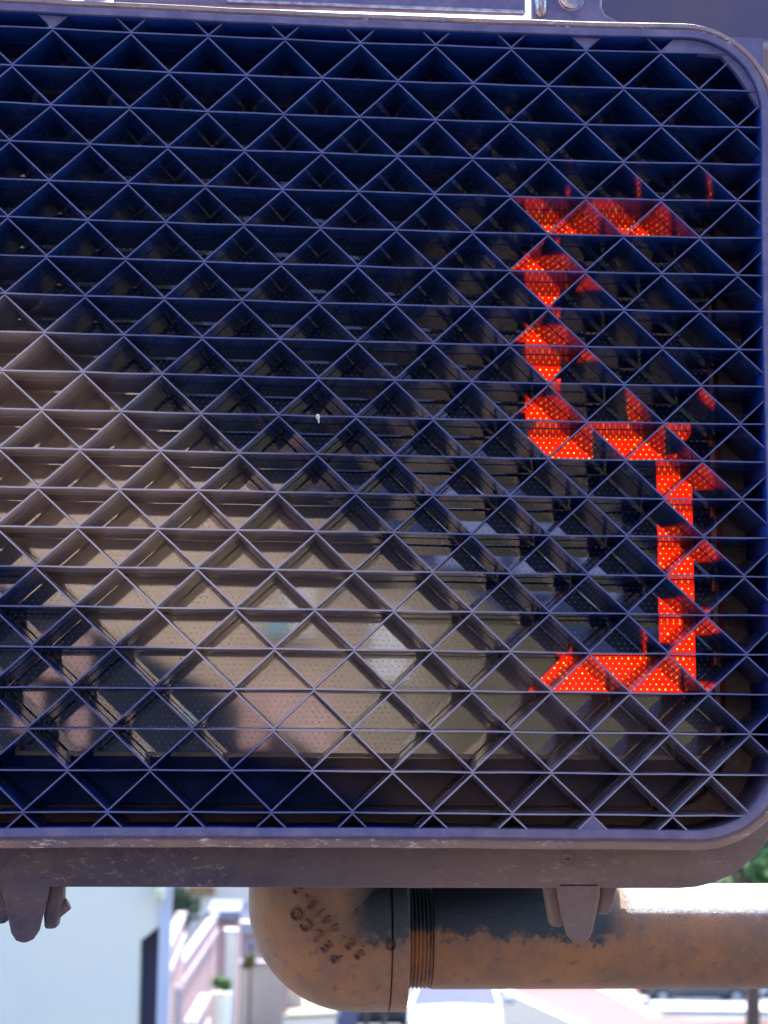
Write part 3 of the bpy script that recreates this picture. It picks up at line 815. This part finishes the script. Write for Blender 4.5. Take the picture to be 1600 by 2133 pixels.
# ------------------------------------------------------------------ cars
def paint(name, c):
    m, N, L, b = newmat(name); n = noise(N, L, 3)
    L.new(mixc(N, L, n, c, tuple(v * 0.9 for v in c)), b.inputs['Base Color'])
    b.inputs['Roughness'].default_value = 0.3; b.inputs['Coat Weight'].default_value = 0.6; b.inputs['Coat Roughness'].default_value = 0.05
    return m
M['carwhite'] = paint('white_car_paint', (0.42, 0.45, 0.46)); M['cardark'] = paint('dark_car_paint', (0.03, 0.035, 0.05)); M['carsilver'] = paint('silver_car_paint', (0.45, 0.45, 0.47))
M['tyre'] = simple('tyre_rubber', (0.02, 0.02, 0.02), (0.03, 0.03, 0.03), 0.8, 20)
M['lampw'] = simple('headlight_glass', (0.7, 0.7, 0.72), (0.6, 0.6, 0.62), 0.1, 20)
def make_car(mat, x, y, heading, label, lean=True):
    """front of the car looks along -y before turning; geometry around the origin, then moved"""
    t = bpy.data.objects.new('parked_car', None); COL.objects.link(t); tag(t, label, 'car', 'cars along the far street')
    def P(mb, name, mats, parent, **kw):
        o = mb.build(name, mats, None, **kw); o.parent = parent; return o
    sec = [(-2.15, 0.45, 0.62, 0.80), (-2.0, 0.32, 0.78, 0.87), (-1.1, 0.28, 0.95, 0.90), (-0.9, 0.28, 0.98, 0.90), (1.0, 0.28, 1.0, 0.90), (1.7, 0.3, 1.0, 0.89), (2.1, 0.36, 0.92, 0.84), (2.2, 0.5, 0.75, 0.78)]
    m = MB(); vs = []; fs = []
    for (yy, zb_, zt_, hw) in sec:
        vs += [(-hw * 0.92, yy, zb_), (-hw, yy, (zb_ + zt_) / 2), (-hw * 0.93, yy, zt_), (0, yy, zt_ + 0.03), (hw * 0.93, yy, zt_), (hw, yy, (zb_ + zt_) / 2), (hw * 0.92, yy, zb_)]
    for i in range(len(sec) - 1):
        for k in range(7): fs.append((i * 7 + k, i * 7 + (k + 1) % 7, (i + 1) * 7 + (k + 1) % 7, (i + 1) * 7 + k))
    fs += [tuple(range(7)), tuple(range(49, 56))]
    m.add(vs, fs); body_ = P(m, 'body', mat, t, smooth=True, bevel=0.03)
    # cabin: pillars and roof over glass
    cab = [(-0.95, 0.98, 0.80), (0.05, 1.40, 0.64), (1.0, 1.44, 0.64), (1.75, 1.0, 0.78)]
    g = MB(); vs = []
    for yy, zz, hw in cab: vs += [(-hw, yy, zz), (hw, yy, zz)]
    base = [(-0.80, -0.95, 0.95), (0.80, -0.95, 0.95), (-0.80, 1.75, 0.95), (0.80, 1.75, 0.95)]
    v2 = vs + base
    g.add(v2, [(0, 1, 3, 2), (2, 3, 5, 4), (4, 5, 7, 6), (0, 2, 4, 6, 10, 8), (1, 9, 11, 7, 5, 3), (8, 9, 1, 0), (6, 7, 11, 10)]); P(g, 'glass', M['glass'], t)
    rf = MB(); rf.box((-0.66, 0.03, 1.405), (0.66, 1.02, 1.475)); P(rf, 'roof', mat, t, bevel=0.03)
    for s_ in (-1, 1):
        pl = MB(); pl.tube((s_ * 0.81, -0.97, 0.97), (s_ * 0.65, 0.05, 1.42), 0.035, 0.035, 6); P(pl, 'pillar', mat, t); pl = MB(); pl.tube((s_ * 0.65, 1.0, 1.45), (s_ * 0.79, 1.75, 1.0), 0.05, 0.05, 6); P(pl, 'pillar', mat, t)
        mr = MB(); mr.box((s_ * 0.98 - 0.11, -0.72, 1.0), (s_ * 0.98 + 0.11, -0.6, 1.13)); P(mr, 'mirror', mat, t, bevel=0.03)
        hl = MB(); hl.box((s_ * 0.62 - 0.18, -2.16, 0.62), (s_ * 0.62 + 0.14, -2.02, 0.74)); P(hl, 'headlight', M['lampw'], t, bevel=0.02)
        for yy in (-1.35, 1.35):
            wh = MB(); wh.lathe((s_ * 0.72, yy, 0.32), (s_, 0, 0), [(0, 0.30), (0.03, 0.32), (0.18, 0.32), (0.21, 0.28)], 20); w_ = P(wh, 'wheel', M['tyre'], t, smooth=True)
            rm = MB(); rm.lathe((s_ * 0.925, yy, 0.32), (s_, 0, 0), [(0, 0.19), (0.01, 0.18), (0.02, 0.05)], 16); P(rm, 'rim', M['grey'], w_, smooth=True)
    gr = MB(); gr.box((-0.42, -2.19, 0.5), (0.42, -2.1, 0.64)); P(gr, 'grille', M['tyre'], t, bevel=0.01)
    t.rotation_euler = (math.atan(-0.15) if lean else 0, 0, heading)
    t.rotation_euler = (Matrix.Rotation(math.atan(-0.15), 3, 'X') @ Matrix.Rotation(heading, 3, 'Z')).to_euler()
    t.location = (x, y, gz(y) + 0.01)
    return t
p = at(962, 2060, 27.2)
make_car(M['carwhite'], p.x, 28.0, R(-7), 'white car coming uphill, its windscreen just below the pipe')
slabp('median_island', [gp(1335, 2088), gp(1750, 2088), gp(1750, 2122), gp(1380, 2118)], M['island'], 0.22)
p = at(1450, 2070, 56); make_car(M['cardark'], p.x, 56, R(84), 'dark car parked farther off, left one of the dark pair under the pipe')
p = at(1590, 2070, 57); make_car(M['carsilver'], p.x + 1.8, 57.5, R(86), 'silver car parked farther off at the right edge under the pipe')
p = at(855, 2070, 34); make_car(M['cardark'], p.x - 0.6, 37, R(0), 'dark car half hidden behind the white car coming uphill')

# ------------------------------------------------------------------ overhead signal head at the top right, shapes added behind the camera for the lens reflection
YT = 1.5
a = at(1180, -160, YT); b = at(1900, 108, YT)
t = empty('vehicle_signal_head', ((a.x + b.x) / 2, YT, b.z), 'out-of-focus dark purple-grey metal box overhead at the top right corner', 'signal box')
m = MB(); m.box((a.x, YT, b.z), (b.x, YT + 0.35, a.z + 0.2)); M['boxmetal'] = simple('box_metal', (0.08, 0.06, 0.13), (0.11, 0.08, 0.11), 0.45, 6)
m.build('box_body', M['boxmetal'], t, bevel=0.008)
m = MB(); m.box((a.x - 0.01, YT - 0.02, b.z - 0.012), (b.x + 0.01, YT + 0.37, b.z - 0.001)); m.build('bottom_rim', M['coping'], t)
t2 = MB(); t2.tube((b.x - 0.05, YT + 0.17, gz(1.5) - 0.1), (b.x - 0.05, YT + 0.17, b.z - 0.013), 0.05, 0.05, 16); t2.build('signal_post', M['grey'], t, smooth=True)

M['sandwall'] = simple('sand_render', (0.80, 0.60, 0.46), (0.62, 0.45, 0.34), 0.85, 0.4, bmp=0.1)
def darken_right(m):  # darkens the wall's colour to the right, dimming its reflection in the lens
    N, L = m.node_tree.nodes, m.node_tree.links; b = N['Principled BSDF']; src = b.inputs['Base Color'].links[0].from_socket
    g = N.new('ShaderNodeNewGeometry'); sp = N.new('ShaderNodeSeparateXYZ'); L.new(g.outputs['Position'], sp.inputs[0])
    xx = mth(N, L, 'ADD', sp.outputs[0], mth(N, L, 'MULTIPLY', mth(N, L, 'SUBTRACT', noise(N, L, 0.9, 4), 0.5), 2.5))
    L.new(mixc(N, L, ramp(N, L, xx, -0.9, 2.4), src, (0.12, 0.11, 0.065)), b.inputs['Base Color'])
darken_right(M['sandwall'])
YB = -13.0
def mirror(px, py, Y):     # where the lens, seen at a photo pixel, looks back to on the plane y = Y
    d = Vector(((px - 610) / F, -1, -(py - 1500) / F)); return (LOC.x + d.x * (0.7 - Y), LOC.z + d.z * (0.7 - Y))
sb = empty('gable_wall', (-3, YB, H0), 'sunlit sand coloured wall with a sloping top, across the pavement behind the viewer', 'wall')
pts = [mirror(-1500, 350, YB), mirror(-600, 420, YB), mirror(0, 640, YB), mirror(600, 1010, YB), mirror(1200, 1360, YB), mirror(1700, 1520, YB), mirror(3200, 1560, YB)]
pts = pts + [(pts[-1][0], H0 - 0.3), (pts[0][0], H0 - 0.3)]
m = MB(); m.prism(pts, YB - 0.3, YB); m.build('wall_face', M['sandwall'], sb)  # added wall, outlined to give the lens a warm band to reflect
sl_ = empty('navy_building', (0, YB - 2, H0), 'tall navy blue clad building behind the sand coloured wall', 'building')
M['darkslate'] = simple('navy_cladding', (0.02, 0.045, 0.17), (0.03, 0.05, 0.15), 0.6, 0.8)
M['paleblue'] = simple('pale_blue_panel', (0.30, 0.34, 0.60), (0.24, 0.28, 0.52), 0.6, 1)
m = MB(); m.box((-22, YB - 9, H0 - 0.2), (20, YB - 2, 14)); m.build('wall', M['darkslate'], sl_)  # added unseen slab, so the lens reflects navy above the wall
for (x0, y0, x1, y1) in ((905, 1010, 1040, 1180), (1075, 1085, 1180, 1230), (1215, 1150, 1290, 1260)):  # pale panels added for blue patches in the lens reflection
    P0 = mirror(x0, y0, YB - 2); P1 = mirror(x1, y1, YB - 2)
    m = MB(); m.box((P0[0], YB - 1.998, P1[1]), (P1[0], YB - 1.94, P0[1])); m.build('shutter', M['paleblue'], sl_)
YS2 = -7.0
sh = empty('lean_to_shed', (-2, YS2, H0), 'dark lean-to shed with steep sloping roof, in front of the sand coloured wall', 'shed')
pts = [mirror(-1400, 520, YS2), mirror(0, 1235, YS2), mirror(250, 1345, YS2), mirror(480, 1460, YS2), mirror(820, 1680, YS2)]
pts += [(pts[-1][0], H0 - 0.3), (pts[0][0], H0 - 0.3)]
m = MB(); m.prism(pts, YS2 - 1.5, YS2); m.build('shed_wall', simple('tarred_boards', (0.008, 0.012, 0.03), (0.014, 0.018, 0.04), 0.7, 2), sh)  # added dark prism, shaped to darken the lower left of the lens reflection
for (x0, y0, x1, y1) in ((90, 1330, 190, 1420), (40, 1440, 95, 1530), (150, 1480, 190, 1560), (500, 1462, 560, 1560)):  # pink boards added for pinkish spots in the same reflection
    P0 = mirror(x0, y0, YS2); P1 = mirror(x1, y1, YS2)
    m = MB(); m.box((P0[0], YS2 + 0.002, P1[1]), (P1[0], YS2 + 0.05, P0[1])); m.build('board', M['pinkboard'] if 'pinkboard' in M else M.setdefault('pinkboard', simple('pink_board', (0.62, 0.36, 0.32), (0.5, 0.3, 0.28), 0.7, 2)), sh)

for (nm, lab, x0, y0, x1, y1, c, yy) in (  # coloured patches added behind the viewer as spots in the lens reflection
        ('street_plate', 'small teal plate on the sand coloured wall behind the viewer', 552, 1294, 600, 1322, (0.0, 0.62, 0.95), -12.9),
        ('notice_board', 'white notice board right of the teal plate', 770, 1270, 850, 1420, (0.9, 0.88, 0.9), -12.9),
        ('wall_hatch', 'pale square hatch left of the notice board', 590, 1215, 650, 1330, (0.85, 0.82, 0.82), -12.9),
        ('garage_door', 'dusty pink garage door low in the sand coloured wall', 490, 1440, 690, 1600, (0.78, 0.50, 0.46), -12.9)):
    P0 = mirror(x0, y0, yy); P1 = mirror(x1, y1, yy)
    m = MB(); m.box((P0[0], YB + 0.001, P1[1]), (P1[0], YB + 0.08, P0[1]))
    o = m.build(nm, simple(nm + '_paint', c, tuple(v * 0.85 for v in c), 0.6, 3)); tag(o, lab, nm.replace('_', ' '))

p = at(640, 1500, 30)
mb = MB(); q0 = at(360, 1870, 20); q1 = at(1700, 1846, 30)
c0, c1 = at(357, 1905, 18), at(1800, 1905, 40)
mb = MB(); N_ = 14
for i in range(N_):
    f0, f1 = i / N_, (i + 1) / N_
    A = c0.lerp(c1, f0); B = c0.lerp(c1, f1)
    A.z -= 0.9 * 4 * f0 * (1 - f0) * 0.3; B.z -= 0.9 * 4 * f1 * (1 - f1) * 0.3
    mb.tube(A, B, 0.012, 0.012, 5)
tag(mb.build('overhead_cable', M['darkmetal']), 'thin dark cable strung from the white building across the street', 'cable')
p = at(662, 868, -0.002)
mb = MB(); mb.lathe((p.x, -0.0028, p.z), (0.2, 0, -1), [(-0.0012, 0.0003), (-0.0006, 0.0010), (0.0006, 0.0011), (0.0014, 0.0006), (0.0034, 0.0003)], 10)
tag(mb.build('seed_husk', M['lampglass'], smooth=True), 'tiny pale seed husk caught on a louvre edge near the middle', 'seed husk')
